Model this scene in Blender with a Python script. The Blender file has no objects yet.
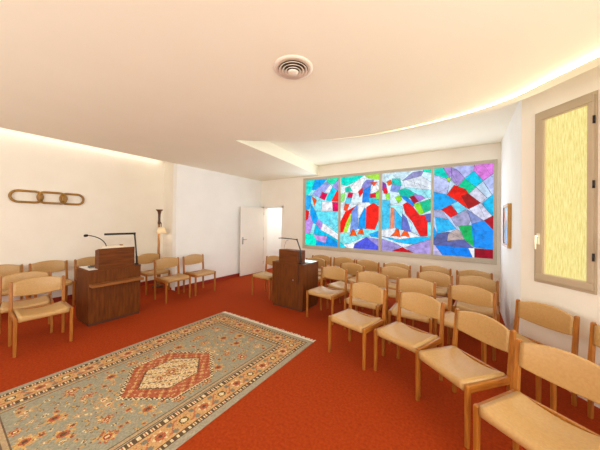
import bpy, bmesh, math, random
import numpy as np
from mathutils import Vector, Matrix
random.seed(7)
SC = bpy.context.scene
COL = SC.collection
PI = math.pi

# ------------------------------------------------------------------ helpers
def lin(c):
    return c/12.92 if c <= .04045 else ((c+.055)/1.055)**2.4
def rgb(r, g, b):
    return (lin(r/255), lin(g/255), lin(b/255), 1.0)

def new_mat(name):
    m = bpy.data.materials.new(name); m.use_nodes = True
    nt = m.node_tree
    return m, nt, nt.nodes['Principled BSDF']
def sock(b, *names):
    for n in names:
        if n in b.inputs: return b.inputs[n]
def noise_mat(name, c1, c2, scale=8, rough=.6, bump=0, detail=4, stretch=(1, 1, 1), spec=.5, bscale=None, sheen=0):
    m, nt, b = new_mat(name)
    tc = nt.nodes.new('ShaderNodeTexCoord'); mp = nt.nodes.new('ShaderNodeMapping')
    mp.inputs['Scale'].default_value = stretch
    nt.links.new(tc.outputs['Object'], mp.inputs['Vector'])
    n = nt.nodes.new('ShaderNodeTexNoise'); n.inputs['Scale'].default_value = scale; n.inputs['Detail'].default_value = detail
    nt.links.new(mp.outputs['Vector'], n.inputs['Vector'])
    r = nt.nodes.new('ShaderNodeValToRGB')
    r.color_ramp.elements[0].position = .3; r.color_ramp.elements[1].position = .7
    r.color_ramp.elements[0].color = c1; r.color_ramp.elements[1].color = c2
    nt.links.new(n.outputs['Fac'], r.inputs['Fac']); nt.links.new(r.outputs['Color'], b.inputs['Base Color'])
    b.inputs['Roughness'].default_value = rough
    sock(b, 'Specular IOR Level', 'Specular').default_value = spec
    if sheen: sock(b, 'Sheen Weight').default_value = sheen
    if bump:
        n2 = nt.nodes.new('ShaderNodeTexNoise'); n2.inputs['Scale'].default_value = bscale or scale*6; n2.inputs['Detail'].default_value = 3
        nt.links.new(mp.outputs['Vector'], n2.inputs['Vector'])
        bp = nt.nodes.new('ShaderNodeBump'); bp.inputs['Strength'].default_value = bump; bp.inputs['Distance'].default_value = .01
        nt.links.new(n2.outputs['Fac'], bp.inputs['Height']); nt.links.new(bp.outputs['Normal'], b.inputs['Normal'])
    return m
def plain(name, c, rough=.5, metal=0, emit=0, ecol=None):
    m, nt, b = new_mat(name)
    b.inputs['Base Color'].default_value = c; b.inputs['Roughness'].default_value = rough
    b.inputs['Metallic'].default_value = metal
    if emit:
        sock(b, 'Emission Color', 'Emission').default_value = ecol or c
        b.inputs['Emission Strength'].default_value = emit
    return m

M = {}
M['carpet'] = noise_mat('red_carpet', rgb(150, 52, 14), rgb(174, 67, 24), 45, .95, .5, 6, spec=.1, bscale=260)
M['wall'] = noise_mat('cream_plaster', rgb(245, 239, 228), rgb(248, 243, 233), 3, .9, .05, bscale=120, spec=.2)
M['wallw'] = noise_mat('white_plaster', rgb(242, 243, 242), rgb(246, 247, 246), 3, .9, .05, bscale=120, spec=.2)
M['ceil'] = noise_mat('ceiling_plaster', rgb(248, 246, 228), rgb(250, 248, 231), 2, .92, .03, bscale=100, spec=.15)
M['base'] = noise_mat('dark_red_skirting', rgb(140, 34, 12), rgb(156, 42, 16), 20, .8)
M['beech'] = noise_mat('honey_beech_wood', rgb(150, 88, 26), rgb(182, 116, 42), 6, .4, .08, 5, (9, 9, 1))
M['beechx'] = noise_mat('honey_beech_rail', rgb(150, 88, 26), rgb(182, 116, 42), 6, .4, .08, 5, (9, 1, 9))
M['fabric'] = noise_mat('tan_upholstery', rgb(184, 142, 86), rgb(194, 154, 98), 60, .4, .05, 4, bscale=500, spec=.6)
M['walnut'] = noise_mat('brown_veneer', rgb(88, 44, 11), rgb(116, 62, 20), 5, .5, .03, 6, (6, 6, .8), spec=.22)
M['walnuth'] = noise_mat('brown_veneer_across', rgb(88, 44, 11), rgb(116, 62, 20), 5, .5, .03, 6, (.8, .8, 7), spec=.22)
M['ledge'] = noise_mat('highlit_ledge_veneer', rgb(132, 78, 32), rgb(152, 94, 42), 5, .4, 0, 5, (.8, .8, 7))  # lighter than the body veneer: highlight on the ledge painted into its colour
M['plinth'] = plain('dark_brown_plinth', rgb(84, 42, 16), .6)
M['black'] = plain('black_metal', rgb(26, 24, 24), .4)
M['foam'] = plain('black_foam', rgb(18, 17, 17), .95)
M['paper'] = noise_mat('white_paper', rgb(236, 234, 230), rgb(242, 240, 236), 5, .6)
M['glossy'] = plain('glossy_white_sheet', rgb(225, 235, 235), .08)
M['greige'] = noise_mat('greige_frame_paint', rgb(184, 166, 142), rgb(192, 174, 150), 4, .45)
M['greigeg'] = noise_mat('warm_grey_frame_paint', rgb(190, 180, 164), rgb(198, 188, 172), 4, .45)
M['bead'] = plain('cream_glazing_bead', rgb(222, 208, 176), .45)
M['greiged'] = noise_mat('taupe_frame_paint', rgb(186, 168, 142), rgb(194, 176, 150), 4, .45)
M['greigel'] = noise_mat('light_greige_frame_paint', rgb(206, 188, 162), rgb(214, 198, 174), 4, .45)
M['lead'] = plain('dark_lead', rgb(62, 60, 66), .5)
M['doorw'] = noise_mat('white_door_paint', rgb(238, 234, 228), rgb(242, 238, 232), 3, .45)
M['steel'] = plain('brushed_steel', rgb(170, 168, 165), .3, 1)
M['gold'] = noise_mat('golden_wood', rgb(142, 102, 38), rgb(168, 124, 52), 9, .4)
M['goldf'] = noise_mat('gilded_frame', rgb(176, 128, 58), rgb(196, 148, 74), 12, .4)
M['darkwood'] = noise_mat('dark_turned_wood', rgb(78, 46, 26), rgb(100, 60, 34), 8, .4, 0, 4, (6, 6, 1))
M['polewood'] = noise_mat('lamplit_pole_wood', rgb(160, 110, 58), rgb(178, 126, 70), 8, .4, 0, 4, (6, 6, 1))  # lightened tone paints in the lamp light falling on the pole
M['ventw'] = plain('white_vent_metal', rgb(240, 230, 214), .5)
M['ventd'] = plain('dark_vent_throat', rgb(96, 74, 60), .9)
M['handle'] = plain('cream_handle', rgb(236, 228, 210), .35)
M['plastic'] = plain('beige_ledge_lip', rgb(236, 222, 200), .6)

def bm_obj(name, bm, mat, parent=None, smooth=False):
    bmesh.ops.recalc_face_normals(bm, faces=bm.faces[:])
    me = bpy.data.meshes.new(name); bm.to_mesh(me); bm.free()
    if isinstance(mat, (list, tuple)):
        for m in mat: me.materials.append(m)
    elif mat: me.materials.append(mat)
    if smooth:
        for p in me.polygons: p.use_smooth = True
    o = bpy.data.objects.new(name, me); COL.objects.link(o)
    if parent: o.parent = parent
    return o
def tag(o, label, cat, group=None, kind=None):
    o['label'] = label; o['category'] = cat
    if group: o['group'] = group
    if kind: o['kind'] = kind
    return o
def thing(name, label, cat, loc=(0, 0, 0), rz=0, group=None):
    o = bpy.data.objects.new(name, None); COL.objects.link(o); o.empty_display_size = .1
    o.location = loc; o.rotation_euler = (0, 0, rz)
    return tag(o, label, cat, group)
def struct(name, bm, mat, label, cat, smooth=False):
    o = bm_obj(name, bm, mat, None, smooth)
    return tag(o, label, cat, None, 'structure')
def dup(root, loc, rz, label):
    r = root.copy(); COL.objects.link(r); r.location = loc; r.rotation_euler = (0, 0, rz); r['label'] = label
    for ch in list(root.children):
        c = ch.copy(); COL.objects.link(c); c.parent = r
        for g in list(ch.children):
            d = g.copy(); COL.objects.link(d); d.parent = c
    return r

def box(bm, x0, x1, y0, y1, z0, z1, bev=0, mtx=None, seg=2):
    t = bmesh.new()
    bmesh.ops.create_cube(t, size=1)
    for v in t.verts:
        v.co = Vector(((x0+x1)/2+v.co.x*(x1-x0), (y0+y1)/2+v.co.y*(y1-y0), (z0+z1)/2+v.co.z*(z1-z0)))
    if bev: bmesh.ops.bevel(t, geom=t.edges[:], offset=bev, segments=seg, affect='EDGES', profile=.5)
    if mtx: t.transform(mtx)
    merge(bm, t)
def merge(bm, t):
    me = bpy.data.meshes.new('tmp'); t.to_mesh(me); t.free(); bm.from_mesh(me); bpy.data.meshes.remove(me)
def loft(bm, rings, cap=True, closed=False):
    R = [[bm.verts.new(p) for p in r] for r in rings]
    n = len(R[0]); m = len(R)
    for i in range(m if closed else m-1):
        a, b = R[i], R[(i+1) % m]
        for j in range(n):
            bm.faces.new((a[j], a[(j+1) % n], b[(j+1) % n], b[j]))
    if cap and not closed:
        bm.faces.new(R[0][::-1]); bm.faces.new(R[-1])
def lathe(bm, prof, n=24, c=(0, 0, 0), cap=True):
    rings = [[(c[0]+r*math.cos(2*PI*k/n), c[1]+r*math.sin(2*PI*k/n), c[2]+z) for k in range(n)] for r, z in prof]
    loft(bm, rings, cap)
def tube(bm, pts, r, n=8, closed=False, flat=1.0):
    pts = [Vector(p) for p in pts]; rings = []; m = len(pts)
    up = None
    for i, p in enumerate(pts):
        a = pts[(i-1) % m] if closed or i > 0 else p
        b = pts[(i+1) % m] if closed or i < m-1 else p
        t = (b-a).normalized()
        if up is None:
            up = Vector((0, 0, 1)) if abs(t.z) < .9 else Vector((1, 0, 0))
        s = t.cross(up).normalized(); u = s.cross(t).normalized(); up = u
        rr = r[i] if isinstance(r, (list, tuple)) else r
        rings.append([p+s*rr*math.cos(2*PI*k/n)+u*rr*flat*math.sin(2*PI*k/n) for k in range(n)])
    loft(bm, rings, True, closed)
def prism(bm, poly, z0, z1):
    a = [bm.verts.new((x, y, z0)) for x, y in poly]; b = [bm.verts.new((x, y, z1)) for x, y in poly]
    n = len(poly)
    for i in range(n): bm.faces.new((a[i], a[(i+1) % n], b[(i+1) % n], b[i]))
    f1 = bm.faces.new(a[::-1]); f2 = bm.faces.new(b)
    bmesh.ops.triangulate(bm, faces=[f1, f2], ngon_method='EAR_CLIP')
def NB(): return bmesh.new()

# ------------------------------------------------------------------ camera
H = 1.6287
cam = bpy.data.cameras.new('camera'); co = bpy.data.objects.new('camera', cam); COL.objects.link(co)
cam.sensor_width = 36; cam.lens = 248.1418/600*36; cam.clip_start = .02
cam.shift_y = -5.7945/600
co.matrix_world = Matrix.Translation((0, 0, H)) @ Matrix.Rotation(.5906, 4, 'Z') @ Matrix.Rotation(PI/2+.0072, 4, 'X') @ Matrix.Rotation(.0134465, 4, 'Z')
SC.camera = co

# ------------------------------------------------------------------ room shell
AL = -6.6      # deep left wall of the niche
AW = -5.505     # plane of the white wall
BB = 5.95       # window wall
AR = .53        # short white return wall on the right
ZC, ZR = 2.90, 3.15
W0 = Vector((AR, 3.85)); WD = Vector((.67, -.742)).normalized(); WN = Vector((WD.y, -WD.x))   # casement wall, WN points into the room
W3 = W0+WD*2.35
BR_ = -2.2
XR = W3.x
def wallbox(name, p, q, z0, z1, outward, th, mat, label):
    p, q = Vector(p), Vector(q); o = Vector(outward)*th
    bm = NB(); prism(bm, [p[:], q[:], (q+o)[:], (p+o)[:]], z0, z1)
    return struct(name, bm, mat, label, 'wall')

bm = NB(); prism(bm, [(AL-.2, BR_-.2), (XR+.2, BR_-.2), (XR+.2, W3.y), (AR+.2, 3.95), (AR+.2, BB+.2), (-4.4, BB+.2), (-4.4, 8.2), (-5.7, 8.2), (-5.7, BB), (AL-.2, 3.6)], -.1, 0)
struct('floor', bm, M['carpet'], 'red fitted carpet covering the whole floor', 'floor')
wallbox('wall_left', (AL, BR_), (AL, 3.41), 0, ZR, (-1, 0), .15, M['wall'], 'cream wall with the wooden chain ornament, lit from the ceiling slot')
wallbox('wall_niche', (AL, 3.41), (AW, 3.133), 0, ZR, (-.3, 1), .14, M['wall'], 'narrow cream return wall beside the floor lamp')
wallbox('wall_white', (AW, 3.133), (AW, BB+.15), 0, ZR, (-1, 0), .15, M['wallw'], 'white wall between floor lamp and open door')
# window wall with the door opening and the opening of the stained glass
D0, D1, DZ = -5.42, -4.6, 2.075
G0, G1, GZ0, GZ1 = -3.865, .477, .86, 2.84
bm = NB()
for x0, x1, z0, z1 in [(AW, D0, 0, ZR), (D0, D1, DZ, ZR), (D1, G0, 0, ZR), (G0, G1, 0, GZ0), (G0, G1, GZ1, ZR), (G1, AR+.1, 0, ZR)]:
    box(bm, x0, x1, BB, BB+.15, z0, z1)
struct('wall_back', bm, M['wall'], 'cream end wall holding the stained glass and the door opening', 'wall')
wallbox('wall_right_return', (AR, BB), (AR, 3.85), 0, ZR, (1, 0), .1, M['wallw'], 'short white side wall carrying the small gilt framed picture')
# casement wall with two window openings
def wpt(s, off=0): return W0+WD*s-WN*off*-1
C0, C1, CZ0, CZ1 = .155, .675, 1.0, 2.85
bm = NB()
def wseg(s0, s1, z0, z1):
    p, q = W0+WD*s0, W0+WD*s1; o = -WN*.15
    prism(bm, [p[:], q[:], (q+o)[:], (p+o)[:]], z0, z1)
wseg(-.0, C0, 0, ZR); wseg(C0, C1, 0, CZ0); wseg(C0, C1, CZ1, ZR); wseg(C1, C1+.03, 0, ZR)
S0, S1 = C1+.03, C1+.03+1.05
wseg(S0, S1, 0, CZ0); wseg(S0, S1, CZ1, ZR); wseg(S1, 2.35, 0, ZR)
struct('wall_right', bm, M['wall'], 'angled cream wall with the yellow glass casement window', 'wall')
RW0, RW1 = 1.2, -1.6
bm = NB()
for y0, y1, z0, z1 in [(BR_, RW1, 0, ZR), (RW1, RW0, 0, .9), (RW1, RW0, 2.6, ZR), (RW0, W3.y+.05, 0, ZR)]:
    box(bm, XR, XR+.15, y0, y1, z0, z1)
struct('wall_side', bm, M['wall'], 'cream side wall behind the chairs', 'wall')
FW0, FW1 = -5.2, 1.2
bm = NB()
for x0, x1, z0, z1 in [(AL, FW0, 0, ZR), (FW0, FW1, 0, .7), (FW0, FW1, 2.75, ZR), (FW1, XR+.15, 0, ZR)]:
    box(bm, x0, x1, BR_-.15, BR_, z0, z1)
struct('wall_front', bm, M['wall'], 'cream wall behind the photographer', 'wall')

# ceiling: low slab with a curved edge, recess above the window side
E = [(1.75, 1.55), (1.35, 2.2), (1.1, 2.53), (.836, 2.824), (.662, 3.008), (.447, 3.234), (.118, 3.418), (-.282, 3.529), (-.768, 3.588), (-1.3, 3.555), (-1.8, 3.43), (-2.3, 3.22), (-2.779, 2.908), (-3.03, 2.70)]
def smooth_poly(P, n=5):
    out = []
    for i in range(len(P)-1):
        p0 = Vector(P[max(i-1, 0)]); p1 = Vector(P[i]); p2 = Vector(P[i+1]); p3 = Vector(P[min(i+2, len(P)-1)])
        for k in range(n):
            t = k/n
            out.append(.5*((2*p1)+(p2-p0)*t+(2*p0-5*p1+4*p2-p3)*t*t+(3*p1-p0-3*p2+p3)*t**3))
    out.append(Vector(P[-1])); return out
ES = smooth_poly(E)
FA, FB = -3.06, -3.40
edge = [v[:] for v in ES][::-1]      # from fascia side to the right
bm = NB()
def cquad(p, q):        # strip of the slab between two edge points, from the front wall to the edge
    v = [bm.verts.new(c) for c in ((p[0], BR_, ZC), (q[0], BR_, ZC), (q[0], q[1], ZC), (p[0], p[1], ZC))]; bm.faces.new(v)
    v = [bm.verts.new(c) for c in ((p[0], p[1], ZC), (q[0], q[1], ZC), (q[0], q[1], ZR-.001), (p[0], p[1], ZR-.001))]; bm.faces.new(v)
EP = [(XR, .9), (1.95, 1.2)]+[v[:] for v in ES]+[(FA, ES[-1].y)]
for i in range(len(EP)-1): cquad(EP[i], EP[i+1])
v = [bm.verts.new(c) for c in ((FA, BR_, ZC), (FA, ES[-1].y, ZC), (FB, BB, ZC), (AW, BB, ZC), (AW, BR_, ZC))]; bm.faces.new(v)
for p, q in (((FA, ES[-1].y), (FB, BB)), ((AW, BR_), (AW, BB))):
    v = [bm.verts.new(c) for c in ((p[0], p[1], ZC), (q[0], q[1], ZC), (q[0], q[1], ZR-.001), (p[0], p[1], ZR-.001))]; bm.faces.new(v)
bmesh.ops.remove_doubles(bm, verts=bm.verts[:], dist=1e-4)
struct('ceiling', bm, M['ceil'], 'pinkish cream lowered ceiling with a long curved edge', 'ceiling')
bm = NB(); box(bm, AL-.2, XR+.2, BR_-.2, BB+.2, ZR, ZR+.1)
struct('ceiling_recess', bm, M['ceil'], 'higher white ceiling recess in front of the stained glass', 'ceiling')
# cove lip hanging under the curved edge
def lip_pt(i, off):
    p = ES[i]; t = (ES[min(i+1, len(ES)-1)]-ES[max(i-1, 0)]).normalized(); nrm = Vector((-t.y, t.x))
    if nrm.dot(Vector((-1.2, 1.0))-p) < 0: nrm = -nrm
    return p+nrm*off
NL = 52
bm = NB(); rings = []
for i in range(NL):
    f = min(1, (NL-1-i)/30)
    w = .10*f+.012; dz = .046*f+.003
    a = lip_pt(i, w); b = lip_pt(i, -.012)
    z0 = ZC-dz
    rings.append([(a.x, a.y, z0), (b.x, b.y, z0), (b.x, b.y, ZC+.05), (b.x*.999, b.y*.999, ZC+.05), (lip_pt(i, -.002).x, lip_pt(i, -.002).y, z0+.010), (a.x, a.y, z0+.010)])
loft(bm, rings)
o = struct('trim_1', bm, M['ceil'], 'thin curved plaster cove lip hiding the warm light strip along the ceiling edge', 'cove trim')
# skirting
bm = NB(); box(bm, AW, AW+.014, 3.13, BB, 0, .085)
struct('baseboard_left', bm, M['base'], 'dark red skirting along the foot of the white wall', 'skirting')
bm = NB(); box(bm, AL, AL+.014, BR_, 3.41, 0, .085)
struct('baseboard_niche', bm, M['base'], 'dark red skirting along the foot of the chain ornament wall', 'skirting')
bm = NB(); box(bm, D1+.07, AR, BB-.014, BB, 0, .085)
struct('baseboard_back', bm, M['base'], 'dark red skirting under the stained glass', 'skirting')
# corridor beyond the door
bm = NB(); box(bm, -5.7, -5.55, BB+.15, 8.2, 0, 2.6); box(bm, -4.45, -4.4, BB+.15, 8.2, 0, 2.6); box(bm, -5.7, -4.4, 7.3, 7.45, 0, 2.6); box(bm, -5.7, -4.4, BB+.15, 7.45, 2.5, 2.6)
struct('wall_corridor', bm, M['wallw'], 'white corridor walls seen through the open doorway', 'wall')
# door
bm = NB()
box(bm, D0, D0+.05, BB-.012, BB+.16, 0, DZ); box(bm, D1-.05, D1, BB-.012, BB+.16, 0, DZ); box(bm, D0, D1, BB-.012, BB+.16, DZ-.05, DZ)
struct('trim_2', bm, M['doorw'], 'white door frame of the open doorway', 'door frame')
bm = NB(); box(bm, -.02, .02, -.93, 0, .012, 2.03, .003)
dl = bm_obj('door_1', bm, M['doorw']); dl.location = (D0+.03, BB-.02, 0); dl.rotation_euler = (0, 0, math.radians(-1.2))
tag(dl, 'white door leaf standing open against the white wall', 'door', None, 'structure')
bm = NB(); box(bm, .02, .03, -.885, -.845, .93, 1.14, .004); tube(bm, [(.03, -.865, 1.07), (.07, -.865, 1.07), (.072, -.83, 1.07), (.072, -.75, 1.07)], .009)
bm_obj('door_handle', bm, M['steel'], dl, True)['label'] = 'steel lever handle'
for z in (.25, 1.0, 1.8):
    bm = NB(); lathe(bm, [(.008, 0), (.008, .09)], 10, (.02, .006, z)); bm_obj('hinge', bm, M['steel'], dl, True)
GLASS = [
 [
  ((165,215,235),[(0,0),(1,0),(1,1),(0,1)]),
  ((40,205,205),[(0,0.761),(0.058,0.77),(0.177,0.852),(0.295,1),(0,1)]),
  ((40,150,228),[(0.177,0.852),(0.314,0.848),(0.504,0.92),(0.65,1),(0.284,1)]),
  ((168,165,228),[(0.314,0.848),(0.179,0.76),(0.315,0.757),(0.425,0.726),(0.588,0.815),(0.75,0.913),(0.64,0.957),(0.504,0.92)]),
  ((60,205,175),[(0.64,0.957),(0.75,0.913),(0.859,0.922),(1,1),(0.639,1)]),
  ((165,150,222),[(0.805,0.871),(0.943,0.822),(1,0.817),(1,0.991),(0.859,0.922)]),
  ((245,246,252),[(0.588,0.815),(0.714,0.782),(0.805,0.871),(0.75,0.913)]),
  ((205,30,92),[(0.425,0.721),(0.59,0.682),(0.67,0.78),(0.506,0.807)]),
  ((30,190,222),[(0.714,0.782),(0.628,0.682),(0.781,0.665),(0.943,0.822),(0.805,0.871)]),
  ((236,70,60),[(0.781,0.665),(1,0.651),(1,0.81),(0.943,0.822)]),
  ((60,160,232),[(0,0.543),(0.117,0.55),(0.164,0.642),(0.179,0.762),(0,0.767)]),
  ((236,92,30),[(0.28,0.596),(0.344,0.691),(0.179,0.757)]),
  ((150,215,238),[(0.28,0.596),(0.303,0.523),(0.483,0.517),(0.508,0.663),(0.344,0.691)]),
  ((242,242,248),[(0.483,0.517),(0.828,0.516),(0.809,0.647),(0.508,0.663)]),
  ((205,30,100),[(0.828,0.516),(1,0.512),(1,0.644),(0.809,0.652)]),
  ((30,150,228),[(0.14,0.489),(0.24,0.34),(0.328,0.325),(0.392,0.406),(0.303,0.523),(0.164,0.642)]),
  ((212,30,42),[(0,0.372),(0.075,0.399),(0.117,0.523),(0,0.543)]),
  ((198,162,228),[(0.075,0.399),(0,0.372),(0,0.178),(0.134,0.168),(0.24,0.34),(0.129,0.489)]),
  ((120,210,238),[(0.392,0.406),(0.541,0.342),(0.744,0.306),(0.729,0.516),(0.303,0.517)]),
  ((135,208,235),[(0.744,0.306),(0.87,0.262),(1,0.329),(1,0.515),(0.729,0.516)]),
  ((188,152,218),[(0.328,0.325),(0.488,0.234),(0.541,0.342),(0.392,0.406)]),
  ((244,244,250),[(0.488,0.234),(0.735,0.174),(1,0.096),(1,0.185),(0.788,0.256),(0.541,0.342)]),
  ((130,215,238),[(0.788,0.256),(1,0.185),(1,0.329),(0.87,0.262)]),
  ((20,170,212),[(0.254,0.165),(0.681,0.14),(1,0.056),(1,0.096),(0.735,0.174),(0.488,0.234),(0.328,0.325)]),
  ((30,212,198),[(0,0),(0.344,0),(0.354,0.081),(0.254,0.165),(0.134,0.168),(0,0.178)]),
  ((206,166,222),[(0.354,0.081),(0.628,0.045),(0.681,0.145),(0.254,0.165)]),
  ((40,140,222),[(0.344,0),(1,0),(1,0.056),(0.681,0.145),(0.628,0.045),(0.354,0.081)])
 ],
 [
  ((228,240,246),[(0,0),(1,0),(1,1),(0,1)]),
  ((20,200,196),[(0,0.905),(0.155,0.873),(0.38,0.921),(0.629,1),(0,1)]),
  ((168,216,92),[(0.73,0.952),(1,0.923),(1,1),(0.629,1)]),
  ((248,248,250),[(0.305,0.863),(0.332,0.759),(0.432,0.752),(0.581,0.838),(0.63,0.963),(0.38,0.921)]),
  ((150,220,132),[(0,0.637),(0.108,0.665),(0.131,0.784),(0,0.755)]),
  ((60,190,182),[(0.131,0.784),(0.211,0.782),(0.311,0.793),(0.255,0.865),(0.13,0.85)]),
  ((192,30,82),[(0.183,0.709),(0.313,0.699),(0.342,0.766),(0.222,0.782)]),
  ((120,190,222),[(0.124,0.626),(0.259,0.609),(0.313,0.699),(0.158,0.704)]),
  ((232,92,60),[(0.086,0.531),(0.186,0.515),(0.244,0.609),(0.124,0.626)]),
  ((228,40,30),[(0,0.21),(0.081,0.213),(0.149,0.336),(0.286,0.494),(0.41,0.584),(0.136,0.507),(0,0.36)]),
  ((180,222,92),[(0.149,0.336),(0.081,0.213),(0.181,0.215),(0.298,0.39),(0.286,0.494)]),
  ((130,150,222),[(0.298,0.39),(0.27,0.217),(0.484,0.269),(0.459,0.61),(0.306,0.515)]),
  ((245,247,250),[(0.497,0.412),(0.635,0.55),(0.664,0.621),(0.474,0.628)]),
  ((30,140,222),[(0.497,0.412),(0.484,0.269),(0.673,0.277),(0.695,0.54),(0.635,0.555)]),
  ((140,130,202),[(0.552,0.785),(0.632,0.804),(0.806,0.857),(0.87,0.93),(0.68,0.936),(0.581,0.876)]),
  ((212,40,50),[(0.513,0.704),(0.602,0.769),(0.581,0.838),(0.472,0.782)]),
  ((60,130,222),[(0.574,0.632),(0.764,0.63),(0.791,0.85),(0.607,0.799)]),
  ((236,92,40),[(0.861,0.843),(0.941,0.896),(0.771,0.901)]),
  ((250,250,250),[(0.792,0.78),(0.912,0.753),(1,0.795),(0.956,0.866),(0.831,0.839)]),
  ((195,45,60),[(0.773,0.69),(0.913,0.688),(0.912,0.755),(0.772,0.745)]),
  ((150,212,92),[(0.913,0.656),(1,0.667),(1,0.79),(0.912,0.763)]),
  ((70,182,216),[(0.764,0.615),(1,0.588),(1,0.655),(0.913,0.678),(0.733,0.691)]),
  ((228,42,28),[(0.678,0.277),(0.898,0.267),(1,0.417),(1,0.564),(0.859,0.624),(0.685,0.565)]),
  ((120,210,236),[(0.898,0.271),(1,0.269),(1,0.417)]),
  ((150,216,232),[(0,0.034),(0.243,0.06),(0.59,0.149),(1,0.2),(1,0.259),(0.688,0.278),(0.27,0.217),(0,0.194)]),
  ((30,150,222),[(0.814,0.17),(1,0.161),(1,0.254),(0.764,0.206)]),
  ((232,96,30),[(0.366,0.178),(0.47,0.168),(0.42,0.198),(0.389,0.251),(0.339,0.271),(0.315,0.216),(0.251,0.162)]),
  ((232,96,30),[(0.55,0.201),(0.639,0.191),(0.598,0.271),(0.524,0.269),(0.46,0.194)]),
  ((95,90,206),[(0.373,0),(1,0),(1,0.146),(0.69,0.162),(0.392,0.06)]),
  ((160,140,210),[(1,0.041),(1,0.146),(0.69,0.162)]),
  ((20,190,222),[(0,0),(0.184,0),(0,0.082)]),
  ((245,245,250),[(0.194,0),(0.363,0),(0.402,0.055),(0.253,0.06),(0.094,0.038)])
 ],
 [
  ((215,236,246),[(0,0),(1,0),(1,1),(0,1)]),
  ((150,150,192),[(0.457,0.887),(0.8,0.928),(0.854,0.99),(0.64,0.982),(0.427,0.887)]),
  ((40,200,182),[(0.85,0.973),(1,0.955),(1,1),(0.841,1)]),
  ((226,233,242),[(0.493,0.803),(1,0.751),(1,0.841),(0.8,0.928),(0.449,0.887)]),
  ((170,220,242),[(0.71,0.712),(0.883,0.66),(1,0.664),(1,0.751),(0.493,0.803)]),
  ((228,102,50),[(0.149,0.833),(0.217,0.859),(0.19,0.914),(0.096,0.888)]),
  ((60,190,192),[(0.217,0.852),(0.415,0.829),(0.388,0.919),(0.216,0.924)]),
  ((140,150,216),[(0.184,0.765),(0.348,0.742),(0.415,0.829),(0.217,0.852)]),
  ((150,82,172),[(0,0.795),(0.056,0.741),(0.133,0.745),(0.084,0.863),(0,0.899)]),
  ((216,40,50),[(0.039,0.742),(0.116,0.73),(0.115,0.802),(0.029,0.812)]),
  ((160,222,102),[(0.101,0.653),(0.178,0.662),(0.176,0.745),(0.082,0.731)]),
  ((90,182,228),[(0,0.273),(0.184,0.292),(0.178,0.647),(0,0.656)]),
  ((20,170,162),[(0.409,0.69),(0.56,0.664),(0.718,0.712),(0.493,0.795),(0.343,0.767)]),
  ((30,130,222),[(0.475,0.649),(0.648,0.558),(0.721,0.583),(0.504,0.694),(0.409,0.69)]),
  ((150,212,60),[(0.351,0.61),(0.436,0.65),(0.392,0.703),(0.28,0.687)]),
  ((152,20,52),[(0.669,0.595),(0.763,0.622),(0.667,0.697),(0.573,0.683)]),
  ((166,132,202),[(0.763,0.617),(0.891,0.66),(0.796,0.698),(0.65,0.712)]),
  ((142,206,60),[(0.779,0.459),(0.869,0.484),(0.78,0.612),(0.661,0.588)]),
  ((30,170,142),[(0.869,0.484),(1,0.518),(1,0.654),(0.78,0.612)]),
  ((206,30,30),[(0.499,0.483),(0.652,0.364),(0.798,0.203),(0.935,0.208),(0.938,0.465),(0.779,0.457),(0.661,0.558),(0.54,0.619),(0.446,0.589)]),
  ((170,220,242),[(0.197,0.552),(0.275,0.534),(0.458,0.412),(0.437,0.569),(0.153,0.596)]),
  ((60,170,228),[(0.288,0.278),(0.426,0.281),(0.449,0.412),(0.275,0.539)]),
  ((226,142,112),[(0.193,0.282),(0.275,0.283),(0.274,0.551),(0.197,0.557)]),
  ((110,110,192),[(0.426,0.255),(0.62,0.244),(0.64,0.351),(0.439,0.478)]),
  ((205,232,246),[(0.64,0.351),(0.633,0.244),(0.798,0.203),(0.652,0.364),(0.499,0.483)]),
  ((100,100,172),[(0.932,0.374),(1,0.375),(1,0.479),(0.87,0.464)]),
  ((130,216,242),[(0.935,0.205),(1,0.203),(1,0.375),(0.932,0.374)]),
  ((238,240,246),[(0,0.184),(0.376,0.153),(0.815,0.203),(0.633,0.249),(0.288,0.294),(0,0.263)]),
  ((232,96,30),[(0.311,0.195),(0.415,0.179),(0.388,0.222),(0.374,0.28),(0.313,0.294),(0.289,0.245),(0.195,0.187)]),
  ((232,96,30),[(0.496,0.199),(0.6,0.183),(0.551,0.258),(0.478,0.266),(0.41,0.192)]),
  ((50,170,228),[(0.377,0.112),(0.679,0.101),(1,0.168),(1,0.198),(0.815,0.203),(0.376,0.153),(0,0.187)]),
  ((160,150,202),[(0,0),(0.242,0),(0.43,0.066),(0.248,0.114),(0,0.153)]),
  ((226,232,242),[(0.43,0.066),(0.508,0.056),(0.679,0.101),(0.248,0.124)]),
  ((176,160,212),[(0.655,0),(1,0),(1,0.179),(0.722,0.117),(0.508,0.056)]),
  ((172,20,42),[(0.673,0),(0.447,0.061),(0.233,0)])
 ],
 [
  ((190,210,236),[(0,0),(1,0),(1,1),(0,1)]),
  ((30,190,186),[(0,0.935),(0.269,0.837),(0.292,0.89),(0.175,1),(0,1)]),
  ((196,204,238),[(0,0.731),(0.231,0.693),(0.293,0.799),(0.254,0.866),(0,0.935)]),
  ((176,152,212),[(0.269,0.888),(0.331,0.901),(0.315,1),(0.171,1)]),
  ((186,182,236),[(0.424,0.96),(0.542,0.871),(0.736,0.941),(0.696,1),(0.315,1)]),
  ((170,152,206),[(0.316,0.86),(0.434,0.779),(0.542,0.861),(0.424,0.96),(0.315,0.989)]),
  ((168,214,70),[(0.262,0.842),(0.324,0.832),(0.293,0.882),(0.23,0.88)]),
  ((216,142,216),[(0.69,0.939),(0.836,0.824),(1,0.893),(1,1),(0.696,1)]),
  ((192,192,242),[(0.836,0.819),(0.983,0.651),(1,0.674),(1,0.898)]),
  ((30,176,216),[(0.542,0.861),(0.723,0.76),(0.836,0.824),(0.69,0.939)]),
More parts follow.
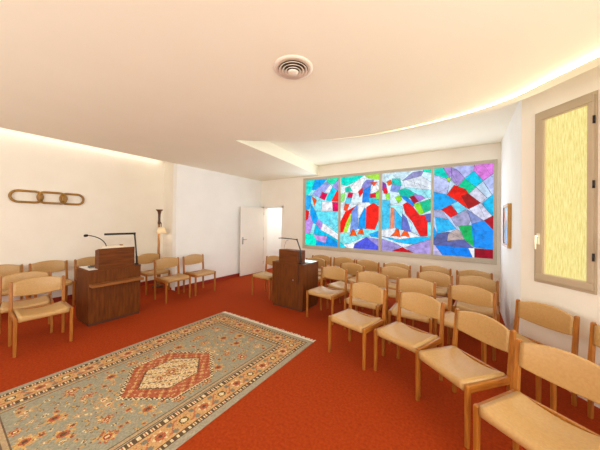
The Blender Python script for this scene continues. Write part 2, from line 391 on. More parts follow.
  ((20,176,142),[(0.426,0.774),(0.603,0.689),(0.723,0.76),(0.542,0.861)]),
  ((202,222,242),[(0.897,0.638),(0.991,0.656),(0.836,0.819),(0.723,0.76)]),
  ((216,216,232),[(0.804,0.586),(0.897,0.643),(0.731,0.759),(0.615,0.688)]),
  ((205,225,244),[(0.251,0.697),(0.367,0.792),(0.426,0.779),(0.293,0.856)]),
  ((204,38,26),[(0.427,0.611),(0.605,0.524),(0.722,0.548),(0.804,0.586),(0.615,0.688),(0.563,0.74),(0.367,0.797),(0.243,0.692)]),
  ((142,26,32),[(0.609,0.524),(0.804,0.586),(0.603,0.694),(0.486,0.671)]),
  ((40,150,222),[(0,0.528),(0.075,0.501),(0.192,0.537),(0.427,0.611),(0.231,0.693),(0,0.731)]),
  ((130,200,238),[(0.341,0.567),(0.436,0.472),(0.585,0.527),(0.427,0.611)]),
  ((192,26,32),[(0.311,0.428),(0.436,0.472),(0.318,0.572),(0.145,0.522)]),
  ((172,177,208),[(0,0.432),(0.035,0.437),(0.114,0.401),(0.272,0.407),(0.153,0.516),(0,0.528)]),
  ((60,166,228),[(0.075,0.242),(0.406,0.306),(0.272,0.407),(0.035,0.437)]),
  ((20,140,216),[(0,0.165),(0.059,0.167),(0.075,0.242),(0,0.341)]),
  ((170,168,200),[(0.406,0.332),(0.607,0.347),(0.657,0.41),(0.57,0.514),(0.311,0.428)]),
  ((216,216,234),[(0.684,0.476),(0.85,0.398),(0.987,0.44),(0.804,0.586),(0.617,0.524)]),
  ((140,140,196),[(0.666,0.36),(0.85,0.398),(0.684,0.476),(0.585,0.519)]),
  ((40,166,216),[(0.9,0.508),(0.987,0.44),(1,0.455),(1,0.683),(0.82,0.581)]),
  ((152,20,42),[(1,0.297),(1,0.455),(0.854,0.401)]),
  ((20,150,92),[(0.55,0.188),(0.701,0.109),(0.714,0.279),(0.65,0.347),(0.445,0.332)]),
  ((40,130,222),[(0.714,0.279),(0.701,0.109),(1,0.093),(1,0.297),(0.854,0.401),(0.658,0.355)]),
  ((96,92,152),[(0,0.111),(0.036,0.113),(0.233,0.16),(0.518,0.195),(0.272,0.268),(0.075,0.242),(0,0.159)]),
  ((182,168,166),[(0.253,0.161),(0.542,0.188),(0.47,0.282),(0.414,0.301),(0.272,0.244)]),
  ((98,94,158),[(0.61,0.098),(0.701,0.099),(0.542,0.188),(0.233,0.16),(0.036,0.113)]),
  ((30,120,218),[(0.175,0),(0.679,0),(0.61,0.098),(0.028,0.113)]),
  ((200,192,228),[(0,0),(0.175,0),(0.036,0.113),(0,0.111)]),
  ((244,244,248),[(0.679,0),(0.711,0),(0.709,0.099),(0.61,0.1)]),
  ((132,16,42),[(0.711,0),(1,0),(1,0.093),(0.709,0.099)])
 ]
]
GLASS_E, YEL_E = 1.0, .93
LEFT_E, RIGHT_E, FRONT_E, SIDE_E, SG_E, CAS_E, COR_E, LAMP_E, WORLD_E, EXPO = 3.4, 2.3, 135, 150, 52, 6, 12, 1.3, .5, 0.05
# ------------------------------------------------------------------ stained glass
m, nt, b = new_mat('stained_glass')
at = nt.nodes.new('ShaderNodeVertexColor'); at.layer_name = 'Col'
tc = nt.nodes.new('ShaderNodeTexCoord'); n = nt.nodes.new('ShaderNodeTexNoise'); n.inputs['Scale'].default_value = 8; n.inputs['Detail'].default_value = 8; n.inputs['Roughness'].default_value = .72
nt.links.new(tc.outputs['Object'], n.inputs['Vector'])
mr = nt.nodes.new('ShaderNodeMapRange'); mr.inputs['From Min'].default_value = .3; mr.inputs['From Max'].default_value = .7; mr.inputs['To Min'].default_value = .5; mr.inputs['To Max'].default_value = 1.4
nt.links.new(n.outputs['Fac'], mr.inputs['Value'])
mx = nt.nodes.new('ShaderNodeVectorMath'); mx.operation = 'SCALE'
nt.links.new(at.outputs['Color'], mx.inputs[0]); nt.links.new(mr.outputs['Result'], mx.inputs['Scale'])
nt.links.new(mx.outputs[0], sock(b, 'Emission Color', 'Emission')); b.inputs['Emission Strength'].default_value = GLASS_E
b.inputs['Base Color'].default_value = rgb(12, 12, 14); b.inputs['Roughness'].default_value = .3; sock(b, 'Specular IOR Level', 'Specular').default_value = .12
M['glass'] = m

GP = [(-3.771, -2.785), (-2.705, -1.736), (-1.643, -.639), (-.563, .409)]
GB, GT = .962, 2.776
win = thing('window_1', 'large four-panel stained glass window in bright blues, reds and whites', 'window', ((G0+G1)/2, BB, GZ0)); win['kind'] = 'structure'
wl = Vector(((G0+G1)/2, BB, GZ0))
bm = NB()
def gbox(bm, x0, x1, y0, y1, z0, z1, bev=.004): box(bm, x0-wl.x, x1-wl.x, y0-wl.y, y1-wl.y, z0-wl.z, z1-wl.z, bev)
xs = [G0]+[(GP[i][1]+GP[i+1][0])/2 for i in range(3)]+[G1]
for (x0, x1, z0, z1) in [(G0, G1, GZ0, GB-.03), (G0, G1, GT+.03, GZ1), (G0, GP[0][0]-.03, GB-.03, GT+.03), (GP[3][1]+.03, G1, GB-.03, GT+.03)]:
    gbox(bm, x0, x1, BB-.045, BB+.05, z0, z1)
bm_obj('window_frame', bm, M['greigeg'], win)
for i in range(3):
    bm = NB(); gbox(bm, GP[i][1]+.012, GP[i+1][0]-.012, BB-.04, BB+.05, GB-.03, GT+.03); bm_obj('mullion', bm, M['greigeg'], win)
EXTRA = [
 [(.0, .53, 1, .53), (.5, .53, .52, .72), (.75, .36, .78, .53), (.2, .35, .45, .62), (.62, .18, .6, .05), (.3, .72, .55, .9)],
 [(.08, .84, .42, .74), (.5, .97, .6, .76), (.3, .6, .66, .61), (.0, .14, .6, .2), (.2, .88, .3, .62), (.86, .84, .98, .9), (.48, .3, .66, .3), (.3, .14, .4, .05), (.72, .42, .98, .44), (.0, .66, .3, .56), (.56, .2, .62, .12), (.14, .93, .5, .9)],
 [(.02, .56, .4, .62), (.48, .9, .96, .78), (.06, .2, .86, .22), (.2, .62, .2, .32), (.62, .96, .7, .8), (.3, .45, .5, .42), (.55, .32, .9, .3), (.1, .96, .3, .84), (.5, .08, .75, .04), (.4, .12, .44, .2), (.74, .85, .98, .62), (.24, .97, .42, .86)],
 [(.25, .72, .36, .58), (.02, .55, .2, .52), (.3, .95, .45, .78), (.6, .3, .95, .28), (.2, .42, .32, .3), (.75, .6, .86, .44), (.35, .04, .4, .14), (.68, .14, .97, .22), (.85, .98, .98, .85), (.05, .7, .28, .78)]]
def glass_mesh(polys, x0, x1, extra):
    bm = NB(); cl = bm.loops.layers.color.new('Col'); lead = NB()
    W, Hh = x1-x0, GT-GB
    y = BB-.0-wl.y
    for k, (col, uv) in enumerate(polys):
        off = y-.0004*k
        P = [(x0+u*W-wl.x, off, GB+v*Hh-wl.z) for u, v in uv]
        try: f = bm.faces.new([bm.verts.new(p) for p in P])
        except ValueError: continue
        mean = sum(col)/3; cc = [min(255, max(0, mean+(q-mean)*1.3)) for q in col]; cc[1] = min(255, cc[1]+(14 if cc[2] > cc[0]+60 else 0))
        for l in f.loops: l[cl] = (cc[0]/255, cc[1]/255, cc[2]/255, 1)
        if k:
            N = len(uv)
            for j in range(N):
                a, b2 = uv[j], uv[(j+1) % N]
                if (a[0] == b2[0] and a[0] in (0, 1)) or (a[1] == b2[1] and a[1] in (0, 1)): continue
                pa, pb = Vector(P[j]), Vector(P[(j+1) % N]); d = (pb-pa)
                if d.length < 1e-3: continue
                s = Vector((-d.z, 0, d.x)).normalized()*.0022
                dy = Vector((0, -.0006-.0004*2, 0))
                dep = Vector((0, -.0035, 0))
                q = [pa+s+dy, pb+s+dy, pb-s+dy, pa-s+dy]
                vv = [lead.verts.new(p) for p in q]; lead.faces.new(vv)
    for u0, v0, u1, v1 in extra:
        pa = Vector((x0+u0*W-wl.x, y-.0004*len(polys)-.001, GB+v0*Hh-wl.z)); pb = Vector((x0+u1*W-wl.x, pa.y, GB+v1*Hh-wl.z)); d = pb-pa
        s = Vector((-d.z, 0, d.x)).normalized()*.0018
        lead.faces.new([lead.verts.new(p) for p in (pa+s, pb+s, pb-s, pa-s)])
    tri = [f for f in bm.faces if len(f.verts) > 4]
    bmesh.ops.triangulate(bm, faces=tri, ngon_method='EAR_CLIP')
    bm.normal_update()
    return bm, lead
for i, pl in enumerate(GLASS):
    g, l = glass_mesh(pl, GP[i][0]-.02, GP[i][1]+.02, EXTRA[i])
    go = bm_obj('glass_panel', g, M['glass'], win)
    bm_obj('lead_came', l, M['lead'], go)
    bm = NB()
    a, c = GP[i][0]-.014, GP[i][1]+.014
    for (x0, x1, z0, z1) in [(a-.018, a, GB-.03, GT+.03), (c, c+.018, GB-.03, GT+.03), (a, c, GB-.03, GB), (a, c, GT, GT+.03)]:
        gbox(bm, x0, x1, BB-.036, BB+.02, z0, z1, .002)
    bm_obj('glazing_bead', bm, M['greigeg'], go)
# daylight side: solid board closes the opening behind the glass
bm = NB(); box(bm, G0, G1, BB+.06, BB+.14, GZ0, GZ1); struct('trim_3', bm, M['greigeg'], 'window reveal behind the stained glass', 'window reveal')

# ------------------------------------------------------------------ yellow casement windows
m, nt, b = new_mat('yellow_rain_glass')
tc = nt.nodes.new('ShaderNodeTexCoord'); mp = nt.nodes.new('ShaderNodeMapping'); mp.inputs['Scale'].default_value = (95, 95, 9)
n = nt.nodes.new('ShaderNodeTexNoise'); n.inputs['Scale'].default_value = 1; n.inputs['Detail'].default_value = 5; n.inputs['Roughness'].default_value = .7
nt.links.new(tc.outputs['Object'], mp.inputs['Vector']); nt.links.new(mp.outputs['Vector'], n.inputs['Vector'])
r = nt.nodes.new('ShaderNodeValToRGB'); r.color_ramp.elements[0].position = .3; r.color_ramp.elements[1].position = .68
r.color_ramp.elements[0].color = rgb(204, 184, 88); r.color_ramp.elements[1].color = rgb(250, 242, 172)
nt.links.new(n.outputs['Fac'], r.inputs['Fac']); nt.links.new(r.outputs['Color'], sock(b, 'Emission Color', 'Emission'))
b.inputs['Emission Strength'].default_value = YEL_E; b.inputs['Base Color'].default_value = rgb(120, 110, 70); b.inputs['Roughness'].default_value = .3
M['yellow'] = m
def casement(name, s0, s1, label):
    # local frame: x along the wall, y out of the room
    p = W0+WD*s0
    t = thing(name, label, 'window', (p.x, p.y, CZ0), math.atan2(WD.y, WD.x)); t['kind'] = 'structure'
    w, h = s1-s0, CZ1-CZ0
    def fr(bm, x0, x1, z0, z1, t_, y0, y1, bev, tr=None):
        tr = tr or t_
        for a in [(x0, x1, z0, z0+t_), (x0, x1, z1-t_, z1), (x0, x0+t_, z0+t_, z1-t_), (x1-tr, x1, z0+t_, z1-t_)]:
            box(bm, a[0], a[1], y0, y1, a[2], a[3], bev)
    bm = NB(); fr(bm, 0, w, 0, h, .045, -.012, .09, .004, .022); bm_obj('window_frame', bm, M['greiged'], t)
    bm = NB(); fr(bm, .03, w-.012, .03, h-.03, .068, -.034, .04, .005, .045); sash = bm_obj('sash', bm, M['greiged'], t)
    bm = NB(); fr(bm, .094, w-.053, .094, h-.094, .012, -.018, .03, .002); bm_obj('glazing_bead', bm, M['bead'], sash)
    bm = NB(); box(bm, .1, w-.056, .0, .012, .1, h-.1); bm_obj('glass_pane', bm, M['yellow'], t)
    bm = NB(); box(bm, .046, .076, -.044, -.034, .41, .53, .004); tube(bm, [(.061, -.04, .50), (.061, -.075, .50), (.061, -.08, .48), (.061, -.08, .36)], [.011, .011, .012, .009]); 
    bm_obj('window_handle', bm, M['handle'], t, True)
    for z in (.3, h-.3, h*.52):
        bm = NB(); lathe(bm, [(.009, 0), (.009, .07)], 10, (w-.010, -.03, z)); bm_obj('hinge', bm, M['black'], t, True)
    return t
casement('window_2', C0, C1, 'greige framed casement with yellow textured glass and a cream handle')
casement('window_3', S0, S1, 'second yellow glass casement just beyond the right picture edge')
# frames of two unseen windows, added as outlets for the fill light
def bigframe(name, x0, x1, y, z0, z1, alongx, label):
    bm = NB()
    for k in range(5):
        x = x0+(x1-x0)*k/4
        (box(bm, x-.03, x+.03, y-.05, y+.02, z0, z1) if alongx else box(bm, y-.02, y+.05, x-.03, x+.03, z0, z1))
    for z in (z0+.03, z1-.03):
        (box(bm, x0, x1, y-.05, y+.02, z-.03, z+.03) if alongx else box(bm, y-.02, y+.05, x0, x1, z-.03, z+.03))
    o = bm_obj(name, bm, M['greige']); tag(o, label, 'window', None, 'structure')
bigframe('added_window_front', FW0, FW1, BR_-.05, .7, 2.75, True, 'made-up unseen window frame behind the photographer')
bigframe('added_window_side', RW1, RW0, XR+.05, .9, 2.6, False, 'made-up unseen window frame in the side wall beside the photographer')

# ------------------------------------------------------------------ picture on the right return wall
pic = thing('framed_picture', 'small gilt-framed colourful picture on the white side wall right of the stained glass', 'picture', (AR, 4.86, 1.6))
bm = NB()
for a in [(-.29, .29, -.32, -.28), (-.29, .29, .28, .32), (-.29, -.25, -.28, .28), (.25, .29, -.28, .28)]:
    box(bm, -.045, 0, a[0], a[1], a[2], a[3], .005)
bm_obj('picture_frame', bm, M['goldf'], pic)
m, nt, b = new_mat('picture_print')
tc = nt.nodes.new('ShaderNodeTexCoord'); v = nt.nodes.new('ShaderNodeTexVoronoi'); v.inputs['Scale'].default_value = 5
nt.links.new(tc.outputs['Object'], v.inputs['Vector'])
r = nt.nodes.new('ShaderNodeValToRGB'); r.color_ramp.interpolation = 'CONSTANT'
els = r.color_ramp.elements; els[0].color = rgb(205, 225, 235); els[1].position = .35; els[1].color = rgb(230, 215, 205)
e = els.new(.6); e.color = rgb(120, 180, 210); e = els.new(.82); e.color = rgb(214, 140, 130)
sp = nt.nodes.new('ShaderNodeSeparateColor'); nt.links.new(v.outputs['Color'], sp.inputs[0]); nt.links.new(sp.outputs[0], r.inputs['Fac']); nt.links.new(r.outputs['Color'], b.inputs['Base Color'])
b.inputs['Roughness'].default_value = .15
bm = NB(); box(bm, -.03, -.004, -.26, .26, -.29, .29); bm_obj('print', bm, m, pic)

# ------------------------------------------------------------------ chairs
HW, DP = .246, .427
def rr(y0, y1, z0, z1, r, n=3):
    pts = []
    for cx, cz, a0 in [(y1-r, z1-r, 0), (y0+r, z1-r, PI/2), (y0+r, z0+r, PI), (y1-r, z0+r, 1.5*PI)]:
        for k in range(n+1):
            a = a0+PI/2*k/n; pts.append((cx+r*math.cos(a), cz+r*math.sin(a)))
    return pts
def make_chair(label, group):
    t = thing('upholstered_chair', label, 'chair', (0, 0, 0), 0, group)
    bm = NB(); rings = []
    xi = HW-.021
    for i in range(13):
        s = -1+2*i/12; x = s*xi
        dip = .038*(1-s*s)
        ring = []
        for y, z in rr(.012, DP+.022, .388, .470, .026):
            f = (y-.012)/(DP+.01)
            zz = z
            if z > .43: zz = z-dip*(1.05-.5*f)-.004*(1-f)
            ring.append((x, y, zz))
        rings.append(ring)
    # rounded ends
    rings[0] = [(p[0], p[1], p[2]) for p in rings[0]]
    loft(bm, rings); bmesh.ops.bevel(bm, geom=[e for e in bm.edges if len(e.link_faces) == 2 and max(len(f.verts) for f in e.link_faces) > 4], offset=.008, segments=2, affect='EDGES')
    bm_obj('seat', bm, M['fabric'], t, True)
    bm = NB(); rings = []
    for i in range(17):
        s = -1+2*i/16; x = s*(HW-.016); bow = .032*(1-s*s)
        zt = .783+.040*(1-abs(s)**2.1); zb = .618-.026*(1-s*s)
        ring = []
        for y, z in rr(-.013, .013, 0, 1, .012):
            zz = zb+.012+(z-.012)/(1-.024)*(zt-zb-.024) if .012 < z < .988 else (zb+z if z <= .012 else zt-(1-z))
            lean = -.03*(zz-.45)/.35
            ring.append((x, y-bow+lean+.008, zz))
        rings.append(ring)
    loft(bm, rings); bm_obj('backrest', bm, M['fabric'], t, True)
    for sx in (1, -1):
        bm = NB()
        pr = [(.0, .0145, .015), (.40, .0175, .018), (.47, .0175, .018), (.792, .015, .016), (.80, .010, .011)]
        rings = []
        for z, hx, hy in pr:
            lean = -.03*max(0, z-.45)/.35
            rings.append([(sx*HW+a*hx, lean+b_*hy, z) for a, b_ in ((-1, -.7), (-.7, -1), (.7, -1), (1, -.7), (1, .7), (.7, 1), (-.7, 1), (-1, .7))])
        loft(bm, rings); bm_obj('back_post', bm, M['beech'], t)
    for sx in (1, -1):
        bm = NB(); rings = []
        for z, hx, hy in [(0, .0135, .0135), (.38, .0165, .017), (.444, .0165, .018), (.45, .012, .013)]:
            rings.append([(sx*HW+a*hx, DP+b_*hy, z) for a, b_ in ((-1, -.7), (-.7, -1), (.7, -1), (1, -.7), (1, .7), (.7, 1), (-.7, 1), (-1, .7))])
        loft(bm, rings); bm_obj('leg', bm, M['beech'], t)
    for sx in (1, -1):
        bm = NB(); box(bm, sx*HW-.0125, sx*HW+.0125, .015, DP-.015, .392, .447, .005); bm_obj('side_rail', bm, M['beechx'], t)
    bm = NB(); box(bm, -HW+.01, HW-.01, -.011, .011, .385, .435, .004); bm_obj('back_rail', bm, M['beechx'], t)
    return t
R = math.radians
CH = [
 # right block, first row
 (-1.957, 3.998, 266, 'tan chair standing closest to the right-hand lectern, its seat beside the lectern base', 'R'),
 (-1.07, 3.16, 257, 'front-row tan chair with all four legs clear, facing the rug corner fringe', 'R'),
 (-.436, 3.06, 249, 'front-row tan chair third from the lectern, overlapping the large near chair', 'R'),
 (.103, 2.683, 230, 'large tan chair in the foreground row, second nearest the camera', 'R'),
 (.509, 2.213, 236, 'nearest tan chair, cut off by the bottom right picture corner', 'R'),
 # second row
 (-1.259, 3.951, 268, 'second-row tan chair directly behind the four-legged front-row chair', 'R'),
 (-.60, 3.875, 270, 'second-row tan chair directly behind the third front-row chair', 'R'),
 (.051, 3.836, 253, 'second-row tan chair behind the second nearest foreground chair', 'R'),
 (.64, 3.426, 227, 'tan chair backed against the angled wall below the yellow glass casement', 'R'),
 (1.065, 2.965, 227, 'tan chair cut off by the right picture edge, against the casement wall', 'R'),
 # third row
 (-2.74, 4.72, 270, 'tan chair mostly hidden behind the right-hand lectern, only its back top right corner showing', 'R'),
 (-1.841, 4.549, 262, 'third-row tan chair just right of the lectern, behind its neighbour chair', 'R'),
 (-1.068, 4.66, 272, 'third-row tan chair below the third stained glass panel', 'R'),
 (-.43, 4.584, 271, 'third-row tan chair below the gap before the last stained glass panel', 'R'),
 (.137, 4.602, 266, 'third-row tan chair at the row end beside the white side wall', 'R'),
 # wall row
 (-2.872, 5.215, 271, 'back-row tan chair under the first stained glass panel, leftmost of its row', 'R'),
 (-2.29, 5.205, 270, 'back-row tan chair under the left edge of the second stained glass panel', 'R'),
 (-1.736, 5.143, 266, 'back-row tan chair under the second stained glass panel, near its right edge', 'R'),
 (-1.138, 5.147, 271, 'back-row tan chair under the third stained glass panel, against the wall', 'R'),
 (-.479, 5.253, 268, 'back-row tan chair under the left part of the last stained glass panel', 'R'),
 (.117, 5.193, 276, 'back-row tan chair in the corner by the white side wall, furthest right of its row', 'R'),
 # by the door
 (-3.624, 4.375, 270, 'tan chair alone on the door side of the right-hand lectern', 'D'),
 # left block
 (-4.768, .83, -2, 'tan chair in front at the left, all its seat visible, facing the rug', 'L'),
 (-5.34, .80, -8, 'tan chair directly behind the big front left chair, mostly covered by it', 'L'),
 (-6.47, .668, 0, 'tan chair against the wall under the wooden chain, left one', 'L'),
 (-6.47, 1.258, 0, 'tan chair against the wall under the right end of the wooden chain', 'L'),
 (-6.47, 1.88, 0, 'tan chair against the wall hidden behind the left lectern', 'L'),
 (-6.12, 2.85, 0, 'tan chair in the niche corner right in front of the floor lamp', 'L'),
 (-5.219, 2.80, 0, 'tan chair between the left lectern and the single chair by the white wall', 'L'),
 (-5.216, 3.413, 1, 'tan chair standing by the white wall, furthest right of the left group', 'L'),
]
GR = {'R': 'chairs in rows before the stained glass', 'D': 'chairs in rows before the stained glass', 'L': 'chairs along the left wall'}
ch0 = None
for x, y, d, lab, g in CH:
    rz = R(d-90)
    if ch0 is None:
        ch0 = make_chair(lab, GR[g]); ch0.location = (x, y, 0); ch0.rotation_euler = (0, 0, rz); c = ch0
    else:
        c = dup(ch0, (x, y, 0), rz, lab)
    c['group'] = GR[g]

# ------------------------------------------------------------------ lecterns (local: x width, y towards the front face at y=0, body behind at +y)
def lectern_body(t, w, d, h, block, ledge):
    bm = NB(); box(bm, -w/2, w/2, 0, d, .04, h-.022, .003); bm_obj('body', bm, M['walnut'], t)
    bm = NB(); box(bm, -w/2+.012, w/2-.012, .012, d-.012, 0, .04); bm_obj('plinth', bm, M['plinth'], t)
    bm = NB(); box(bm, -w/2-.003, w/2+.003, -.003, d+.003, h-.022, h, .003); bm_obj('top_board', bm, M['walnuth'], t)
    x0, x1, zt, dep, slope = block
    bm = NB(); prof = [(0, h), (0, zt), (.03, zt), (dep, zt-slope), (dep, h)]
    loft(bm, [[(x0, y-.004, z) for y, z in prof], [(x1, y-.004, z) for y, z in prof]])
    bmesh.ops.bevel(bm, geom=bm.edges[:], offset=.003, segments=1, affect='EDGES')
    bm_obj('reading_desk', bm, M['walnuth'], t)
    if ledge:
        z = ledge
        bm = NB(); box(bm, -w/2+.005, w/2-.0, -.125, .0, z-.02, z+.02, .004); bm_obj('book_ledge', bm, M['ledge'], t)
def lamp_thing(name, label, loc, rz, parts):
    t = thing(name, label, 'reading lamp', loc, rz)
    for nm, bm, mt in parts: bm_obj(nm, bm, mt, t, True)
    return t
# left lectern: front face towards +x; local -y -> +x : rotate +90 deg ; local x -> +y
LH = .84
lA, lB0, lB1 = -4.679, 1.335, 2.047
lc = (lA, (lB0+lB1)/2)
L = thing('lectern', 'brown wooden lectern with a protruding book ledge, standing left before the chain wall', 'lectern', (lc[0], lc[1], 0), PI/2)
# local +y must map to -x : Rz(90): (x,y)->(-y,x): y -> -x ok, x -> +y ok
lectern_body(L, .712, .565, LH, (1.45-lc[1], 1.945-lc[1], 1.155, .16, .03), .615)
bm = NB(); box(bm, .262, .268, .02, .03, .10, .55); bm_obj('power_cable', bm, M['black'], L)
def LP(b_, z, back=0): return (b_-lc[1], back, z)      # helper in lectern-local coordinates
# lamp clamped at the right end of the reading desk
t = thing('reading_lamp', 'black jointed reading lamp rising over the left lectern with a straight horizontal head', 'lamp', (lc[0]-.0, lc[1], LH), PI/2)
def Z(z): return z-LH
bm = NB(); box(bm, .285, .325, .01, .06, Z(LH), Z(LH)+.028, .006); bm_obj('lamp_base', bm, M['black'], t)
bm = NB(); tube(bm, [(.305, .035, .02), (.30, .033, .12), (.285, .03, .30), (.262, .03, Z(1.375))], .013); bm_obj('lamp_stem', bm, M['black'], t, True)
bm = NB(); lathe(bm, [(.016, -.02), (.018, 0), (.016, .02)], 10, (.262, .03, Z(1.375))); bm_obj('lamp_joint', bm, M['black'], t, True)
bm = NB(); box(bm, -.165, .265, .018, .045, Z(1.362), Z(1.394), .006); bm_obj('lamp_head', bm, M['black'], t)
# microphone
t = thing('gooseneck_microphone', 'black gooseneck microphone bending left from the left lectern desk', 'microphone', (lc[0]-.135, lc[1], 1.124), PI/2)
bm = NB(); lathe(bm, [(.024, .005), (.024, .03), (.012, .045)], 12, (-.10, 0, 0)); bm_obj('microphone_base', bm, M['black'], t, True)
pts = []
for k in range(12):
    f = k/11; a = f*1.35
    pts.append((-.10-.24*(1-math.cos(a))*1.15-.02*f, 0, .04+.205*math.sin(a)*1.0))
bm = NB(); tube(bm, pts, .007); bm_obj('gooseneck', bm, M['black'], t, True)
p = Vector(pts[-1]); q = p+Vector((-.055, 0, -.004))
bm = NB(); tube(bm, [p, p+Vector((-.008, 0, 0)), (p+q)/2, q-Vector((-.006, 0, 0)), q], [.008, .017, .021, .017, .006], 12); bm_obj('microphone_head', bm, M['foam'], t, True)
# book rest and papers on the left lectern
t = thing('book_rest', 'pale wooden book rest lying on the top of the left lectern desk', 'book rest', (lc[0]-.02, lc[1], 1.152), PI/2)
bm = NB(); box(bm, -.18, .12, .03, .10, -.003, .030, .003); bm_obj('rest_board', bm, M['plastic'], t)
bm = NB(); box(bm, -.21, .13, .010, .030, 0, .016, .003); bm_obj('rest_lip', bm, M['plastic'], t)
bm = NB(); box(bm, .07, .11, .05, .09, .030, .05, .004); bm_obj('clip', bm, M['gold'], t)
bm = NB(); box(bm, -.345, -.21, .03, .50, 0, .004); o = bm_obj('paper_sheet', bm, M['paper']); o.location = (lc[0], lc[1], LH+.0005); o.rotation_euler = (0, 0, PI/2)
tag(o, 'white paper sheet on the left lectern top beside its raised desk', 'paper')
t = thing('pencil_case', 'small black case lying on the paper of the left lectern', 'case', (lc[0], lc[1], LH+.0045), PI/2)
bm = NB(); box(bm, -.29, -.235, .2, .30, 0, .025, .006); bm_obj('case_body', bm, M['black'], t)
bm = NB(); box(bm, -.29, -.235, .19, .2, .004, .018, .003); bm_obj('zip', bm, M['steel'], t)

# right lectern: front face towards -y
RH = .84
rx0, rx1, ry = -3.129, -2.411, 3.721
rc = (rx0+rx1)/2
Rr = thing('lectern', 'brown wooden lectern without ledge, standing between the door and the chair rows', 'lectern', (rc, ry, 0), 0)
lectern_body(Rr, .712, .55, RH, (-2.965-rc, -2.535-rc, 1.085, .26, .012), None)
bm = NB(); box(bm, -.188, -.182, -.002, .004, .05, RH-.03); box(bm, .27, .276, -.002, .004, .05, RH-.03); bm_obj('door_seam', bm, M['plinth'], Rr)
bm = NB()
t_ = bmesh.new(); lathe(t_, [(.013, 0), (.013, .006), (.005, .008)], 12); t_.transform(Matrix.Translation((.14, 0, .545)) @ Matrix.Rotation(PI/2, 4, 'X')); merge(bm, t_)
bm_obj('keyhole_plate', bm, M['steel'], Rr, True)
t = thing('reading_lamp', 'thin black reading lamp bent over the right lectern towards the door', 'lamp', (rc, ry, RH), 0)
bm = NB(); box(bm, .245, .30, .03, .09, 0, .03, .006); bm_obj('lamp_base', bm, M['black'], t)
bm = NB(); tube(bm, [(.275, .06, .02), (.27, .055, .12), (.256, .05, .27), (.185, .045, Z(1.285))], .011); bm_obj('lamp_stem', bm, M['black'], t, True)
bm = NB(); lathe(bm, [(.012, -.016), (.014, 0), (.012, .016)], 10, (.185, .045, Z(1.285))); bm_obj('lamp_joint', bm, M['black'], t, True)
bm = NB(); tube(bm, [(.185, .045, Z(1.285)), (-.0, .045, Z(1.295)), (-.16, .045, Z(1.298)), (-.245, .045, Z(1.292))], [.011, .011, .012, .010], 8, flat=.8); bm_obj('lamp_head', bm, M['black'], t, True)
bm = NB(); tube(bm, [(.258, .03, .02), (.262, -.012, -.02), (.255, -.014, -.15), (.262, -.013, -.30), (.25, -.012, -.36)], .0045, 6); o = bm_obj('lamp_cable', bm, M['black']); o.location = (rc, ry, RH)
tag(o, 'thin black cable hanging down the front of the right lectern', 'cable')
bm = NB(); tube(bm, [(-.17, .12, .235), (-.16, .12, .30), (-.12, .12, .40), (-.06, .12, .425)], .0035, 6); o = bm_obj('thin_wire', bm, M['steel']); o.location = (rc, ry, RH)
tag(o, 'thin pale wire arching up from the right lectern desk', 'wire')
bm = NB(); box(bm, .0, .34, .29, .535, 0, .004); o = bm_obj('glossy_sheet', bm, M['glossy']); o.location = (rc, ry, RH+.0005)
tag(o, 'glossy sheet on the right lectern top mirroring the blue stained glass', 'sheet')

# ------------------------------------------------------------------ wooden chain ornament on the left wall
t = thing('chain_ornament', 'wall ornament of three interlocked golden wooden chain links', 'wall ornament', (AL, 1.267, 2.003))
def stadium(y0, y1, hh, r, n=14):
    pts = []
    for k in range(n+1): a = -PI/2+PI*k/n; pts.append((y1-hh+hh*math.cos(a), hh*math.sin(a)))
    for k in range(n+1): a = PI/2+PI*k/n; pts.append((y0+hh+hh*math.cos(a), hh*math.sin(a)))
    return pts
def squarish(y0, y1, hh, r):
    pts = []
    for cy, cz, a0 in [(y1-r, hh-r, 0), (y0+r, hh-r, PI/2), (y0+r, -hh+r, PI), (y1-r, -hh+r, 1.5*PI)]:
        for k in range(7): a = a0+PI/2*k/6; pts.append((cy+r*math.cos(a), cz+r*math.sin(a)))
    return pts
def link(y0, y1, hh, tiltx, sq=False, dx=.035):
    bm = NB(); P = squarish(y0, y1, hh, .07) if sq else stadium(y0, y1, hh, .02)
    ym = (y0+y1)/2
    tube(bm, [(dx+(y-ym)*tiltx, y, z) for y, z in P], .021, 10, True)
    return bm
bm_obj('link', link(-.50, -.10, .100, .0, dx=.024), M['gold'], t, True)
bm_obj('link', link(-.165, .225, .100, .0, dx=.052), M['gold'], t, True)
bm_obj('link', link(.145, .495, .100, .0, dx=.024), M['gold'], t, True)
for y in (-.135, .185):
    bm = NB(); box(bm, .0, .074, y-.035, y+.035, -.055, .055, .02, seg=3); bm_obj('link_joint', bm, M['gold'], t, True)

# ------------------------------------------------------------------ floor lamp in the niche corner
fx, fy = -6.17, 3.09
t = thing('floor_lamp', 'floor lamp in the niche corner with dark flared pole top and small cream shade', 'lamp', (fx, fy, 0))
bm = NB(); lathe(bm, [(.13, 0), (.13, .018), (.05, .035), (.025, .06)], 24); bm_obj('lamp_base', bm, M['darkwood'], t, True)
bm = NB(); lathe(bm, [(.028, .05), (.026, .8), (.026, 1.55)], 16); bm_obj('pole', bm, M['polewood'], t, True)
bm = NB(); lathe(bm, [(.026, 1.50), (.036, 1.53), (.030, 1.57), (.026, 1.62), (.028, 1.74), (.046, 1.82), (.075, 1.845), (.078, 1.86), (.05, 1.862)], 20); bm_obj('flared_top', bm, M['darkwood'], t, True)
sx = .105
bm = NB(); tube(bm, [(.02, 0, 1.56), (.06, .0, 1.56), (sx, 0, 1.52), (sx, 0, 1.45)], .009); bm_obj('bracket', bm, M['darkwood'], t, True)
